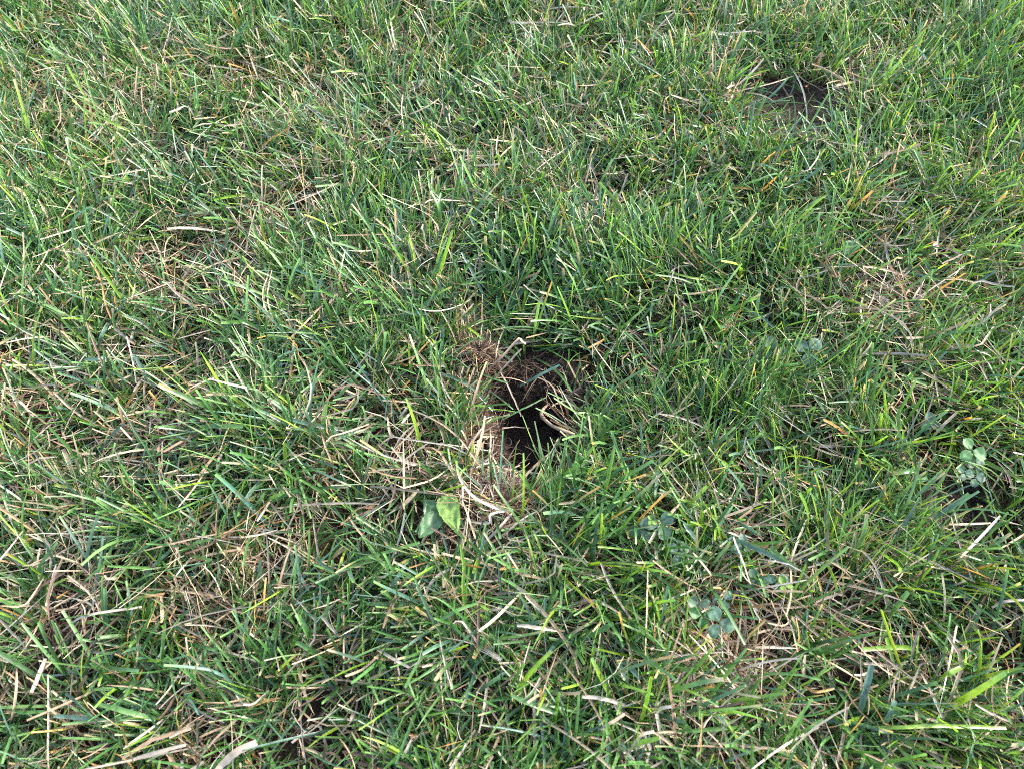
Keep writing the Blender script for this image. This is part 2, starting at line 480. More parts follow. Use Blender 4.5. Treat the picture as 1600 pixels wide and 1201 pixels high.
# ------------------------------------------------------------------ where the turf is thin, straw-rich, lush or coloured as if sunlit
def blob(px, py, bx, by, sx, sy):
    return np.exp(-(((px - bx) / sx) ** 2 + ((py - by) / sy) ** 2))
DRY = [(170, 190, 120, 90, .9), (430, 150, 90, 60, .5), (60, 140, 80, 60, .5), (1400, 440, 120, 60, .8), (1330, 520, 140, 60, .9), (250, 420, 120, 60, .4),
       (740, 680, 45, 110, 1.0), (760, 780, 80, 60, 1.2), (1130, 960, 140, 70, .7), (1050, 1010, 120, 60, .6), (1250, 1080, 160, 80, .5), (1480, 960, 140, 60, .5),
       (240, 640, 160, 60, .4), (120, 950, 100, 60, .5), (880, 600, 40, 40, .7), (1150, 180, 100, 40, .5), (1280, 190, 60, 30, .9), (960, 250, 120, 60, .4), (260, 720, 100, 40, .4), (540, 680, 80, 50, .4)]
LUSH = [(1180, 640, 120, 60, 1.0), (900, 470, 160, 60, .9), (1000, 420, 200, 70, .5), (600, 420, 120, 60, .5), (1500, 330, 120, 120, .6), (1540, 120, 100, 80, .5),
        (1450, 60, 150, 60, .5), (860, 830, 90, 50, .5), (1100, 720, 100, 50, .7), (80, 380, 90, 80, .3), (340, 60, 200, 60, .3)]
SUNLIT_YEL = [(1550, 430, 110, 110, 1.0), (1500, 640, 140, 120, .8), (1350, 900, 260, 160, .7), (1050, 1060, 220, 130, .6), (1500, 1080, 150, 110, .8), (150, 230, 160, 80, .5), (1250, 700, 200, 120, .3)]  # sunlit patches of the lawn, put into the blade colours as more yellow green
FINE = [(1180, 640, 130, 60, 1.0), (1090, 690, 90, 50, .8), (640, 620, 60, 40, .4), (300, 900, 80, 60, .4), (230, 990, 60, 40, .5), (1350, 800, 100, 60, .4), (900, 790, 80, 40, .5)]
def field(L, px, py):
    z = 0
    for (bx, by, sx, sy, a) in L:
        z = z + a * blob(px, py, bx, by, sx, sy)
    return z

def scatter(n, x0, x1, y0, y1):
    return R.uniform(x0, x1, n), R.uniform(y0, y1, n)
XB, YB = (-1.35, 1.35), (-0.22, 1.6)
AREA = (XB[1] - XB[0]) * (YB[1] - YB[0])

SPARE = [(1518, 703, 24), (1526, 730, 18), (1507, 739, 14), (1454, 660, 14), (1032, 819, 24), (1010, 822, 16), (1061, 860, 20), (1180, 904, 16), (1094, 952, 22),
         (1122, 972, 22), (1130, 936, 14), (1226, 910, 20), (1208, 548, 18), (1264, 548, 22), (1160, 850, 14), (703, 800, 28), (668, 806, 26), (741, 880, 26), (492, 938, 20), (946, 118, 20), (1326, 388, 18), (1461, 388, 8)]
def off_pits(x, y, k=1.0):
    m = np.ones(len(x), bool)
    for p in PITS:
        m &= ~p.inside(x, y, k * 1.12 if p is PIT_MAIN else k * 1.05)
    # short worn turf on the near side of every hole and over the clovers
    for p, dy, pr in ((PIT_MAIN, .022, .85), (PIT_FAR, .05, .8), (PIT_FAR, .07, .25), (PIT_FAR, .025, .9), (PIT_RIGHT, .045, .7), (PIT_RIGHT, .030, .93), (PIT_RIGHT, .012, .95), (PIT_MID, .03, .75), (PIT_DARK, .02, .7)):
        m &= ~(p.inside(x, y + dy) & (R.random(len(x)) < pr))
    m &= ~(PIT_MAIN.inside(x, y, 1.4) & (R.random(len(x)) < .7))
    px, py = topix(x, y)
    for (a, b, s_) in SPARE:
        m &= ~((((px - a) / s_) ** 2 + ((py - b - 12) / (s_ * 1.1)) ** 2 < 1) & (R.random(len(x)) < .88))
    return m

# --- living grass: tufts of a dozen blades that lean together
def live_grass(name, dens, per, area, x01, y01, big=1.0, rows=7, acr=3):
    nt_ = int(area * 1e4 * dens)
    tx, ty = scatter(nt_, *x01, *y01)
    px, py = topix(tx, ty)
    lush = field(LUSH, px, py); dry = field(DRY, px, py)
    pr = np.clip(0.68 + 1.1 * (N4(tx, ty, 0.055) - 0.5) + 0.55 * lush - 0.15 * dry, 0.36, 1.2)
    k = R.random(nt_) < pr
    tx, ty, px, py, lush, dry = tx[k], ty[k], px[k], py[k], lush[k], dry[k]
    nt_ = len(tx)
    fine = R.random(nt_) < np.clip(0.24 + 0.9 * field(FINE, px, py) + 0.5 * (N5(tx, ty, 0.12) - 0.5), 0.03, 0.92)
    cnt = R.poisson(np.where(fine, per * 1.5, per)) + 2
    ti = np.repeat(np.arange(nt_), cnt); n = len(ti)
    f = fine[ti]
    spread = np.where(f, 0.007, 0.011) * big
    x = tx[ti] + R.normal(0, 1, n) * spread; y = ty[ti] + R.normal(0, 1, n) * spread
    m = off_pits(x, y, 1.03)
    x, y, ti, f = x[m], y[m], ti[m], f[m]; n = len(x)
    px, py, lu, dr = px[ti], py[ti], lush[ti], dry[ti]
    z = ground(x, y)
    # lean: every tuft has a direction, a slow field over the lawn adds another
    lean = (N1(tx, ty, 0.17) * 2 + N3(tx, ty, 0.4)) * 2 * math.pi
    taz = np.where(R.random(nt_) < 0.55, lean, R.uniform(0, 2 * math.pi, nt_))[ti]
    az = taz + R.normal(0, 0.8, n)
    tilt = np.abs(R.normal(np.where(f, 0.42, 0.55), 0.34)) + R.uniform(0, 0.2, n)
    curl = R.gamma(2.0, 0.21, n)
    L = np.where(f, R.normal(0.060, 0.014, n), R.normal(0.069, 0.017, n)) * (1 + 0.22 * lu - 0.1 * dr)
    short = R.random(n) < 0.24
    L = np.clip(np.where(short, L * R.uniform(0.4, 0.8, n), L), 0.012, 0.105) * (1 + 0.3 * (big - 1))
    wid = np.where(f, R.normal(0.0012, 0.0003, n), R.normal(0.0021, 0.0005, n) * np.where(R.random(n) < 0.18, 1.45, 1)) * big
    wid = np.clip(wid, 0.0006, 0.006 * big)
    sun_yl = np.clip(field(SUNLIT_YEL, px, py), 0, 1.3)  # painted sunlight: more yellow and light blades, fewer blue ones
    pb = np.stack([np.where(f, 4, 2.2), np.full(n, 4.0), np.where(f, 0.8, 2.2 - 1.0 * np.clip(sun_yl, 0, 1)), 2.4 + 1.8 * sun_yl, 0.9 + 2.4 * sun_yl, 0.10 + 0.1 * dr], -1)
    cm = pick(n, ['dark', 'mid', 'blue', 'light', 'yel', 'orange'], pb)
    cm = cm * R.normal(1, 0.14, (n, 1)).clip(0.6, 1.5) * R.normal(1, 0.06, (n, 3)) * R.normal(1, 0.10, nt_).clip(.7, 1.4)[ti][:, None]
    cb = cm * 0.45 + PAL['sheath'] * 0.55 * R.uniform(0.5, 1.2, (n, 1))
    dead = R.random(n)
    ct = np.where((dead < 0.17)[:, None], PAL['straw'] * R.uniform(0.6, 1.2, (n, 1)), np.where((dead < 0.20)[:, None], PAL['orange'], np.where((dead < 0.7)[:, None], PAL['light'] * 1.3, cm)))
    tf = np.where(dead < 0.20, R.choice([0.05, 0.08, 0.2, 0.45], n, p=[.5, .25, .17, .08]), 0.05)
    B = Blades()
    w_ = ~f
    grow(B, x[w_], y[w_], z[w_], az[w_], tilt[w_], curl[w_], L[w_], wid[w_], cb[w_], cm[w_], ct[w_], rows=rows, acr=acr, cut=0.72, kink=0.10, tipfrac=tf[w_], zmin=0.004)
    grow(B, x[f], y[f], z[f], az[f], tilt[f], curl[f] * 0.7, L[f], wid[f], cb[f], cm[f], ct[f], rows=6, acr=2, cut=0.6, kink=0.04, tipfrac=tf[f], zmin=0.004)
    return tag(B.build(name, M_LIVE), kind='stuff')
live_grass("grass", 0.375, 11, AREA, XB, YB)

# --- dry blades: cut straw lying in and on the turf, standing stubble, and the brown mat beneath
def dry_pos(n, bias, x01=XB, y01=YB, k=1.0, cl=1, jit=.01):
    x, y = scatter(n // cl, *x01, *y01)
    px, py = topix(x, y)
    dr = np.clip(field(DRY, px, py), 0, 1.4); lu = field(LUSH, px, py)
    pr = np.clip(0.5 + bias * dr + 0.7 * (N2(x, y, 0.09) - 0.5) - 0.3 * lu, 0.08, 1.3)
    m = (R.random(len(x)) * 1.3 < pr)
    x, y, dr = (np.repeat(q[m], cl) for q in (x, y, dr))
    az = np.repeat(R.uniform(0, 6.283, m.sum()), cl) + R.normal(0, .55, len(x))
    x = x + R.normal(0, jit, len(x)); y = y + R.normal(0, jit, len(x))
    keep_ = (R.random(len(x)) < .8) & off_pits(x, y, k)
    return x[keep_], y[keep_], dr[keep_], az[keep_]

def dry_grass(name, nl, ns, nm, x01=XB, y01=YB, big=1.0):
    B = Blades()
    qa, qb = dry_pos(int(nl * .65), 0.4, x01, y01, 1.02, 6, .013), dry_pos(int(nl * .45), 0.4, x01, y01, 1.02)
    x, y, dr, az = (np.r_[u, v] for u, v in zip(qa, qb)); n = len(x)
    c = pick(n, ['straw', 'pale', 'tan', 'grey', 'brown', 'orange'], [3.0, 1.6, 3.0, 2.0, 1.4, 0.35]) * R.normal(1, 0.18, (n, 1)).clip(0.5, 1.4)
    lift = R.beta(1.8, 1.4, n) * 0.042
    grow(B, x, y, ground(x, y) + lift, az, R.normal(1.45, 0.28, n), R.normal(0.05, 0.3, n), R.gamma(4, 0.0112, n).clip(0.012, 0.1),
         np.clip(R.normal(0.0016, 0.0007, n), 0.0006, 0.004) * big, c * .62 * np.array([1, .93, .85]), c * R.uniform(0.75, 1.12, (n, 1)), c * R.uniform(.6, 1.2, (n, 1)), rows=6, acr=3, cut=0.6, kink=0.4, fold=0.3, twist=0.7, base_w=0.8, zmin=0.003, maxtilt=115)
    x, y, dr, az = dry_pos(int(ns * 1.2), 0.45, x01, y01, 1.02, 6, .007); n = len(x)
    c = pick(n, ['straw', 'pale', 'tan', 'brown', 'orange', 'gold'], [3, 1.6, 3, 1.0, 0.9, 0.3]) * R.normal(1, 0.18, (n, 1)).clip(0.5, 1.4)
    grow(B, x, y, ground(x, y), az, np.abs(R.normal(0.5, 0.4, n)), R.normal(0.2, 0.4, n), R.gamma(5, 0.0075, n).clip(0.01, 0.08),
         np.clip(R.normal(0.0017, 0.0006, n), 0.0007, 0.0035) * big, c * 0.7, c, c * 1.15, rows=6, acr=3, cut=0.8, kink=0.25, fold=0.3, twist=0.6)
    x, y, dr, az = dry_pos(int(nm * 1.2), 0.5, x01, y01, 1.06); n = len(x)
    c = pick(n, ['brown', 'dkbrown', 'tan', 'grey', 'straw'], [3.5, 2.2, 2.4, 1.6, 0.9]) * R.normal(1, 0.2, (n, 1)).clip(0.4, 1.5)
    grow(B, x, y, ground(x, y) + R.uniform(0.001, 0.016, n), R.uniform(0, 6.283, n), R.normal(1.5, 0.25, n), R.normal(0, 0.4, n), R.gamma(4, 0.009, n),
         R.uniform(0.0004, 0.0015, n) * big, c, c, c, rows=5, acr=2, cut=0.8, kink=0.3, zmin=0.001, maxtilt=120)
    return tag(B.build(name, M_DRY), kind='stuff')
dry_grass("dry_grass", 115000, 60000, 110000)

# --- the lawn goes on beyond the picture, more loosely
for x01, y01 in (((-3.2, 3.2), (1.6, 4.2)), ((-3.2, -1.35), (-1.4, 1.6)), ((1.35, 3.2), (-1.4, 1.6)), ((-1.35, 1.35), (-1.4, -0.22))):
    a = (x01[1] - x01[0]) * (y01[1] - y01[0])
    live_grass("grass", 0.045, 9, a, x01, y01, big=2.0, rows=5, acr=2)
    dry_grass("dry_grass", int(a * 2600), int(a * 1400), int(a * 1500), x01, y01, big=1.7)

# ------------------------------------------------------------------ single blades of living grass one can pick out (part of the turf)
HI = 0.036
def px_path(*q, h=HI):
    hs = h if isinstance(h, (list, tuple)) else [h] * len(q)
    return [PG(a, b, hh) for (a, b), hh in zip(q, hs)]
B = Blades()
G = lambda k, s=1.0: PAL[k] * s
def gb(k, wid, *q, h=HI, tip=None, base=None, cut=True, roll=None):
    ribbon(B, px_path(*q, h=h), wid, G(k, 0.9) if base is None else G(base), G(k), G(tip) if tip else G(k, 1.1), cut=cut, roll=roll)
gb('blue', .0030, (675, 578), (730, 600), (772, 642), h=[.03, .035, .02])
gb('blue', .0032, (812, 604), (840, 588), (875, 569), h=[.02, .035, .04])
gb('mid', .0018, (785, 656), (818, 638), (852, 621), h=[.015, .02, .02])
gb('yel', .0030, (719, 847), (725, 880), (724, 925), (732, 992), h=[.062, .052, .04, .02])
gb('light', .0030, (560, 874), (610, 861), (657, 847), h=[.045, .048, .045])
gb('light', .0040, (565, 835), (590, 870), (625, 907), h=[.045, .045, .035])
gb('light', .0036, (682, 970), (712, 954), (747, 940), h=[.045, .05, .045])
gb('yel', .0028, (747, 940), (760, 948), (770, 955), h=[.04, .045, .045])
gb('blue', .0055, (102, 1082), (130, 1108), (157, 1130), h=[.05, .048, .04])
gb('light', .0042, (155, 1101), (200, 1112), (245, 1127), h=[.05, .05, .04])
gb('blue', .0045, (774, 405), (768, 375), (763, 342), h=[.012, .04, .055])
gb('blue', .0042, (750, 377), (742, 352), (729, 326), h=[.012, .035, .045])
gb('light', .0040, (687, 366), (686, 328), (671, 298), h=[.01, .05, .07])
gb('mid', .0036, (680, 366), (682, 330), (690, 300), h=[.01, .05, .06])
gb('blue', .0034, (632, 491), (650, 489), (667, 490), h=[.04, .045, .045], tip='straw')
gb('yel', .0026, (812, 495), (817, 475), (821, 455), h=[.02, .035, .05])
gb('blue', .0030, (755, 422), (778, 424), (799, 429), h=[.04, .045, .04])
gb('blue', .0050, (1150, 842), (1194, 862), (1246, 888), h=[.045, .05, .04])
gb('light', .0048, (1246, 888), (1222, 872), (1200, 856), h=[.03, .045, .045])
gb('yel', .0038, (1070, 798), (1085, 780), (1102, 760), h=[.03, .045, .055])
gb('blue', .0042, (1070, 816), (1079, 829), (1087, 842), h=[.05, .048, .04])
gb('yel', .0030, (1355, 1135), (1410, 1134), (1465, 1132), (1530, 1134), (1572, 1136), h=[.035, .05, .052, .05, .045], tip='straw')
gb('blue', .0052, (1342, 1112), (1352, 1075), (1360, 1040), h=[.03, .045, .055])
gb('light', .0048, (1390, 965), (1403, 945), (1417, 925), h=[.03, .045, .055])
gb('blue', .0044, (1380, 1142), (1389, 1115), (1397, 1090), h=[.03, .045, .05])
gb('light', .0050, (1237, 1152), (1262, 1138), (1285, 1120), h=[.03, .045, .05])
gb('yel', .0042, (1410, 1030), (1425, 1012), (1350, 1014), h=[.02, .04, .05])
gb('yel', .0044, (1465, 1060), (1480, 1050), (1500, 1040), h=[.03, .05, .05])
gb('light', .0050, (504, 1026), (482, 1016), (460, 1005), h=[.03, .045, .05])
gb('mid', .0048, (489, 998), (476, 980), (463, 960), h=[.03, .045, .05])
gb('blue', .0036, (406, 919), (405, 898), (404, 876), h=[.02, .04, .05])
gb('blue', .0038, (599, 942), (615, 912), (633, 882), h=[.03, .045, .05])
gb('yel', .0036, (150, 555), (125, 528), (98, 500), h=[.02, .04, .05])
gb('blue', .0042, (153, 555), (156, 528), (168, 504), h=[.02, .04, .045])
gb('blue', .0042, (132, 563), (150, 561), (169, 557), h=[.045, .045, .04])
gb('light', .0046, (311, 666), (345, 665), (381, 665), h=[.05, .05, .045])
gb('blue', .0040, (235, 600), (222, 578), (209, 555), h=[.03, .045, .05])
gb('blue', .0042, (400, 504), (390, 486), (377, 467), h=[.03, .045, .05])
gb('blue', .0042, (977, 1062), (969, 1045), (960, 1025), h=[.045, .045, .035])
gb('blue', .0042, (1000, 1060), (987, 1044), (972, 1025), h=[.045, .045, .035])
gb('light', .0044, (902, 1000), (935, 985), (960, 972), h=[.03, .045, .05])
gb('yel', .0044, (1196, 597), (1208, 578), (1220, 557), h=[.02, .04, .055])
gb('light', .0044, (1402, 690), (1404, 664), (1406, 637), h=[.02, .04, .055])
gb('light', .0048, (1390, 741), (1415, 737), (1438, 734), h=[.045, .045, .04], base='orange')
gb('yel', .0042, (1465, 765), (1472, 750), (1480, 731), h=[.03, .04, .05])
gb('light', .0044, (1418, 758), (1434, 752), (1448, 745), h=[.04, .045, .045])
gb('light', .0034, (1075, 345), (1055, 375), (1040, 420), h=[.08, .05, .02])
gb('light', .0034, (960, 520), (985, 500), (1012, 472), h=[.02, .05, .06])
gb('light', .0034, (1240, 345), (1265, 320), (1295, 302), h=[.02, .045, .05])
gb('light', .0034, (1335, 300), (1370, 285), (1418, 268), h=[.03, .05, .055])
gb('yel', .0034, (150, 180), (130, 145), (105, 102), h=[.02, .05, .06])
gb('yel', .0034, (215, 210), (170, 190), (118, 165), h=[.03, .05, .05])
gb('light', .0036, (60, 470), (100, 490), (150, 512), h=[.06, .055, .03])
gb('light', .0038, (800, 1085), (830, 1098), (870, 1112), h=[.05, .05, .04])
gb('light', .0042, (1160, 1135), (1100, 1138), (1055, 1136), h=[.035, .045, .045])
gb('light', .0042, (270, 870), (300, 850), (345, 835), h=[.03, .045, .05])
tag(B.build("grass", M_LIVE), kind='stuff')

# ------------------------------------------------------------------ dry stalks that stand out one by one
def stalk(label, wid, cols, *q, h=HI, cut=True, curve=False, fold=0.28, rows=16):
    b = Blades(); wid *= .8
    c = [PAL[k] * .88 if isinstance(k, str) else np.array(k) for k in cols]
    pts = px_path(*q, h=h)
    ribbon(b, pts, wid, c[0], c[min(1, len(c) - 1)], c[-1], cut=cut, fold=fold, base_w=0.8, curve=curve, rows=rows)
    o = b.build("dry_stalk", M_DRY, loc=pts[0])
    return tag(o, label, "dry grass stalk", "dry stalks lying over the grass")
stalk("tan straw with a sharp fold, lying just left of the upper root clod", .0030, ['brown', 'tan', 'pale'], (616, 510), (645, 542), (672, 570), (696, 573), h=[.04, .045, .045, .04])
stalk("widest tan straw, folded into a peak over the upper edge of the burrow", .0044, ['tan', 'straw', 'pale'], (758, 582), (785, 557), (811, 531), (821, 540), h=[.03, .045, .055, .05])
stalk("straight tan straw leaning beside the folded peak above the burrow", .0026, ['tan', 'straw', 'straw'], (764, 600), (790, 573), (816, 546), h=[.02, .04, .055])
stalk("thin pale straw hanging down the back wall of the burrow", .0022, ['straw', 'pale', 'pale'], (782, 580), (800, 618), (815, 650), h=[.03, .012, -.01])
stalk("pale straw slanting across the right lip of the burrow", .0028, ['straw', 'pale', 'straw'], (872, 685), (855, 715), (834, 748), h=[.04, .03, .02])
stalk("long thin white straw running from the left towards the burrow", .0018, ['pale', 'pale', 'straw'], (609, 681), (660, 689), (705, 697), (760, 722), h=[.045, .05, .05, .035], curve=True)
stalk("long arching tan straw left of the burrow ending at its lower rim", .0022, ['straw', 'tan', 'tan'], (640, 638), (680, 656), (715, 682), (738, 712), (756, 738), h=[.04, .05, .05, .045, .03], curve=True)
stalk("pale straw lying level inside the burrow across its dark back wall", .0026, ['grey', 'pale', 'grey'], (784, 668), (806, 667), (830, 669), h=[-.015, -.02, -.03])
stalk("thick white straw curving over the lower root clod", .0034, ['yel', 'pale', 'straw'], (714, 718), (720, 745), (740, 772), (772, 790), (802, 797), h=[.06, .06, .06, .055, .05], curve=True)
stalk("pale bent straw dropping past the bright speckled leaf", .0024, ['pale', 'straw', 'pale'], (723, 752), (722, 782), (735, 820), (753, 874), h=[.055, .055, .045, .03])
stalk("orange straw crossing from the weed leaves to the lower root clod", .0018, ['tan', 'tan', 'straw'], (666, 766), (712, 774), (760, 786), (802, 797), h=[.045, .055, .055, .05], curve=True)
stalk("looped pale straw on top of the lower root clod", .0028, ['straw', 'pale', 'straw'], (735, 814), (765, 816), (769, 803), (800, 796), h=[.045, .055, .055, .052], curve=True)
stalk("grey flat straw slanting down from the lower root clod", .0032, ['pale', 'grey', 'straw'], (802, 799), (780, 822), (754, 848), h=[.05, .05, .035])
stalk("wide tan straw with a dark lower half, below and right of the lower root clod", .0036, ['pale', 'straw', 'tan'], (794, 906), (820, 926), (836, 942), (843, 964), h=[.045, .048, .04, .03])
stalk("long tan straw near the bottom left, the upper of a close pair", .0040, ['straw', 'tan', 'straw'], (190, 1184), (240, 1152), (297, 1136), h=[.05, .055, .05])
stalk("long whitish straw near the bottom left, the lower of a close pair", .0034, ['pale', 'grey', 'pale'], (204, 1186), (248, 1174), (292, 1162), h=[.05, .055, .05])
stalk("thick whitish grey stem curving off the bottom edge of the photo", .0075, ['pale', 'grey', 'pale'], (402, 1158), (368, 1176), (338, 1206), h=[.05, .055, .05], curve=True)
stalk("long pale straw with a drooping left end in the lower left corner", .0026, ['straw', 'pale', 'pale'], (97, 985), (128, 963), (170, 955), (222, 948), h=[.03, .05, .055, .05], curve=True)
stalk("short tan straw slanting above the drooping pale straw", .0036, ['straw', 'tan', 'straw'], (109, 949), (132, 935), (156, 921), h=[.05, .05, .045])
stalk("tan straw slanting down from the left edge of the photo", .0032, ['tan', 'straw', 'tan'], (-3, 964), (22, 992), (46, 1022), h=[.045, .05, .04])
stalk("short wide white straw in the lower left corner", .0038, ['pale', 'pale', 'grey'], (50, 1081), (61, 1054), (73, 1026), h=[.05, .05, .045])
stalk("upright orange tan straw near the top left", .0028, ['orange', 'tan', 'straw'], (210, 190), (211, 150), (214, 105), h=[.01, .045, .075])
stalk("wide whitish straw leaning left near the top left corner", .0040, ['tan', 'straw', 'pale'], (228, 70), (212, 50), (195, 26), h=[.02, .045, .06])
stalk("upright tan straw above the upper pair of grey clover leaves", .0026, ['tan', 'straw', 'straw'], (1259, 526), (1258, 490), (1257, 448), h=[.015, .045, .07])
stalk("pale straw pointing right beyond the tiny pink petal", .0026, ['pale', 'straw', 'pale'], (1472, 413), (1495, 402), (1518, 391), h=[.045, .05, .05])
stalk("left one of two upright tan straws in front of the small dark hole", .0026, ['straw', 'straw', 'tan'], (734, 448), (740, 426), (746, 405), h=[.01, .03, .045])
stalk("right one of two upright tan straws in front of the small dark hole", .0030, ['straw', 'pale', 'straw'], (746, 452), (750, 424), (750, 396), h=[.01, .03, .05])
stalk("wide tan brown straw right of the small dark hole", .0036, ['brown', 'tan', 'tan'], (806, 440), (824, 433), (843, 426), h=[.035, .045, .05])
stalk("tan straw slanting to the right below the small dark hole", .0028, ['tan', 'straw', 'tan'], (714, 503), (728, 488), (741, 475), h=[.035, .045, .05])
stalk("white straw running down beside the wide blue green blade at the lower right", .0026, ['pale', 'pale', 'straw'], (1146, 838), (1160, 872), (1173, 910), h=[.055, .05, .035])
stalk("short upright white straw between two clovers", .0028, ['pale', 'pale', 'grey'], (1086, 793), (1090, 810), (1094, 828), h=[.05, .045, .035])
stalk("whitish kinked straw lying level at the bottom centre right", .0038, ['pale', 'pale', 'tan'], (911, 1087), (948, 1090), (978, 1098), h=[.05, .052, .045])
stalk("thick white stub lying level below the lower root clod", .0040, ['pale', 'pale', 'tan'], (808, 977), (840, 980), (876, 984), h=[.05, .05, .04])
stalk("tan straw hooked at its top near the bottom centre right", .0032, ['pale', 'straw', 'grey'], (1022, 1141), (1000, 1152), (980, 1188), h=[.055, .055, .035], curve=True)
stalk("short pale straw slanting up to the right at the bottom centre", .0032, ['pale', 'straw', 'pale'], (938, 1139), (956, 1128), (976, 1114), h=[.045, .05, .05])
stalk("wide tan straw slanting beside a small clover leaf at the right", .0036, ['yel', 'straw', 'straw'], (1456, 684), (1476, 664), (1498, 643), h=[.035, .045, .052])
stalk("wide white straw at the left with its upper end cut square", .0042, ['tan', 'pale', 'pale'], (212, 538), (196, 526), (179, 513), h=[.035, .045, .05])
stalk("whitish straw slanting down to the right at the left of the photo", .0032, ['straw', 'pale', 'straw'], (358, 528), (372, 546), (388, 563), h=[.05, .05, .04])
stalk("curved pale straw standing in the turf at the top centre", .0026, ['straw', 'pale', 'pale'], (917, 176), (930, 158), (940, 146), (952, 144), h=[.035, .05, .058, .058], curve=True)
stalk("blue white curled straw at the right edge low in the photo", .0030, ['pale', 'grey', 'pale'], (1549, 948), (1572, 938), (1603, 934), h=[.045, .055, .055], curve=True)
stalk("rust orange curled straw at the lower right", .0030, ['orange', 'orange', 'tan'], (1256, 1073), (1275, 1080), (1301, 1076), h=[.045, .05, .045], curve=True)
stalk("grey tan straw leaning below the small round leaf at the lower left", .0034, ['straw', 'grey', 'grey'], (501, 961), (516, 978), (533, 996), h=[.05, .048, .035])

# a round creeping stem at the right lip of the burrow
pts = px_path((858, 630), (848, 640), (847, 650), (862, 664), (880, 672), (898, 678), h=[.0, .012, .02, .028, .032, .03])
Vt, Ft, Ct, At = tube(pts, [.0013, .002, .0022, .0018, .0022, .0014], (0.34, 0.26, 0.17), rows=26)
tag(mesh_obj("creeping_stem", Vt, Ft, M_DRY, None, Ct, At, loc=pts[0]), "hooked pale brown creeping stem on the right lip of the burrow", "plant stem")

# ------------------------------------------------------------------ matted root clods
def clod(px, py, h, rx, ry, rz, label, nf, seed, cols, probs):
    c = PG(px, py, h)
    v, f = ICO_V.copy(), ICO_F.copy()
    rows, secs = 26, 40
    th = np.linspace(0.02, math.pi - 0.02, rows)[:, None]; ph = np.linspace(0, 2 * math.pi, secs, endpoint=False)[None]
    V = np.stack([np.sin(th) * np.cos(ph), np.sin(th) * np.sin(ph), np.cos(th) * np.ones_like(ph)], -1).reshape(-1, 3)
    for k, q in enumerate(V):
        s = Vector(q) * 1.7 + Vector((seed, 0, 0))
        V[k] = q * (1 + 0.30 * mnoise.noise(s) + 0.16 * mnoise.noise(s * 3.3) + 0.10 * mnoise.noise(s * 9))
    V = V * np.array([rx, ry, rz])
    i = np.arange(rows - 1)[:, None]; j = np.arange(secs)[None]
    F = np.stack([i * secs + j, (i + 1) * secs + j, (i + 1) * secs + (j + 1) % secs, i * secs + (j + 1) % secs], -1).reshape(-1, 4)
    o = mesh_obj("root_clod", V, F, M_PEAT)
    o.location = [float(t) for t in c]
    tag(o, label, "root clod", "clods of matted roots beside the burrow")
    b = Blades()
    k = R.integers(0, len(V), nf)
    up = V[k, 2] > -0.3 * rz
    p = (V[k] * 0.97)[up]; n = len(p)
    az = np.arctan2(p[:, 0], p[:, 1]) + R.normal(0, 1.0, n)
    cc = pick(n, cols, probs) * R.normal(1, 0.2, (n, 1)).clip(.5, 1.5)
    # hairs sit on the clod: their ground level is far below, so no clamping
    grow(b, p[:, 0], p[:, 1], p[:, 2], az, R.uniform(0.6, 1.7, n), R.normal(0.9, 0.8, n), R.gamma(4, 0.0035, n).clip(.004, .035), R.uniform(0.0003, 0.0010, n), cc, cc, cc,
         rows=7, acr=2, cut=0.5, kink=0.25, zmin=-9, drift=1.6, maxtilt=160)
    h_ = b.build("root_fibre", M_DRY, o); tag(h_, kind='stuff')
    return o
clod(749, 562, .022, .019, .017, .020, "small reddish brown clod of fine roots above the burrow", 1300, 3.0, ['brown', 'tan', 'dkbrown', 'orange'], [5, 2.2, 2, .4])
clod(722, 600, .008, .013, .030, .013, "long narrow clod of roots at the upper left corner of the burrow", 800, 6.0, ['brown', 'tan', 'dkbrown'], [5, 1.6, 2])
clod(768, 792, .018, .038, .030, .018, "wide brown clod of roots and straw below the burrow", 2200, 9.0, ['brown', 'tan', 'dkbrown', 'grey'], [5, 2, 2, 1])
clod(708, 832, .012, .022, .016, .010, "low dark clod of roots below the bright speckled leaf", 900, 14.0, ['brown', 'dkbrown', 'tan'], [4, 3, 1])

# straw fringe standing along the left lip of the burrow and hanging over the others
B = Blades()
def fringe(q0, q1, n, az_deg, tilt, Ln, cols, probs, wid=(.0008, .0026), spread=.008):
    a, b = PG(*q0), PG(*q1)
    u = R.random(n)[:, None]
    p = a * (1 - u) + b * u + R.normal(0, spread, (n, 3)) * np.array([1, 1, .3])
    c = pick(n, cols, probs) * R.normal(1, .18, (n, 1)).clip(.5, 1.4)
    grow(B, p[:, 0], p[:, 1], np.maximum(p[:, 2], ground(p[:, 0], p[:, 1])), rad(az_deg) + R.normal(0, .7, n), np.abs(R.normal(tilt, .35, n)), R.normal(.5, .5, n),
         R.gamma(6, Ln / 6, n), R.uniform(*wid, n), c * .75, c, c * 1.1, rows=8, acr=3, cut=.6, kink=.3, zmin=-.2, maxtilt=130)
D = ['tan', 'straw', 'brown', 'pale', 'dkbrown']
fringe((716, 590), (744, 725), 90, -10, .45, .045, D, [3, 2, 3.4, .8, 1.4])
fringe((768, 730), (800, 775), 45, 200, .9, .035, D, [3, 3, 2.4, 1.5, 1])
fringe((800, 785), (860, 775), 40, 150, .9, .035, D, [3, 3, 2, 2, 1.2])
fringe((900, 610), (898, 720), 35, -50, 1.1, .036, D, [2, 3, 1.6, 2, 2])
fringe((800, 570), (885, 576), 30, 190, 1.2, .040, D, [2, 2, 3, 1, 2], wid=(.0005, .0016))
fringe((745, 785), (820, 825), 110, 70, 1.1, .050, D, [3, 3, 2, 2, 1])
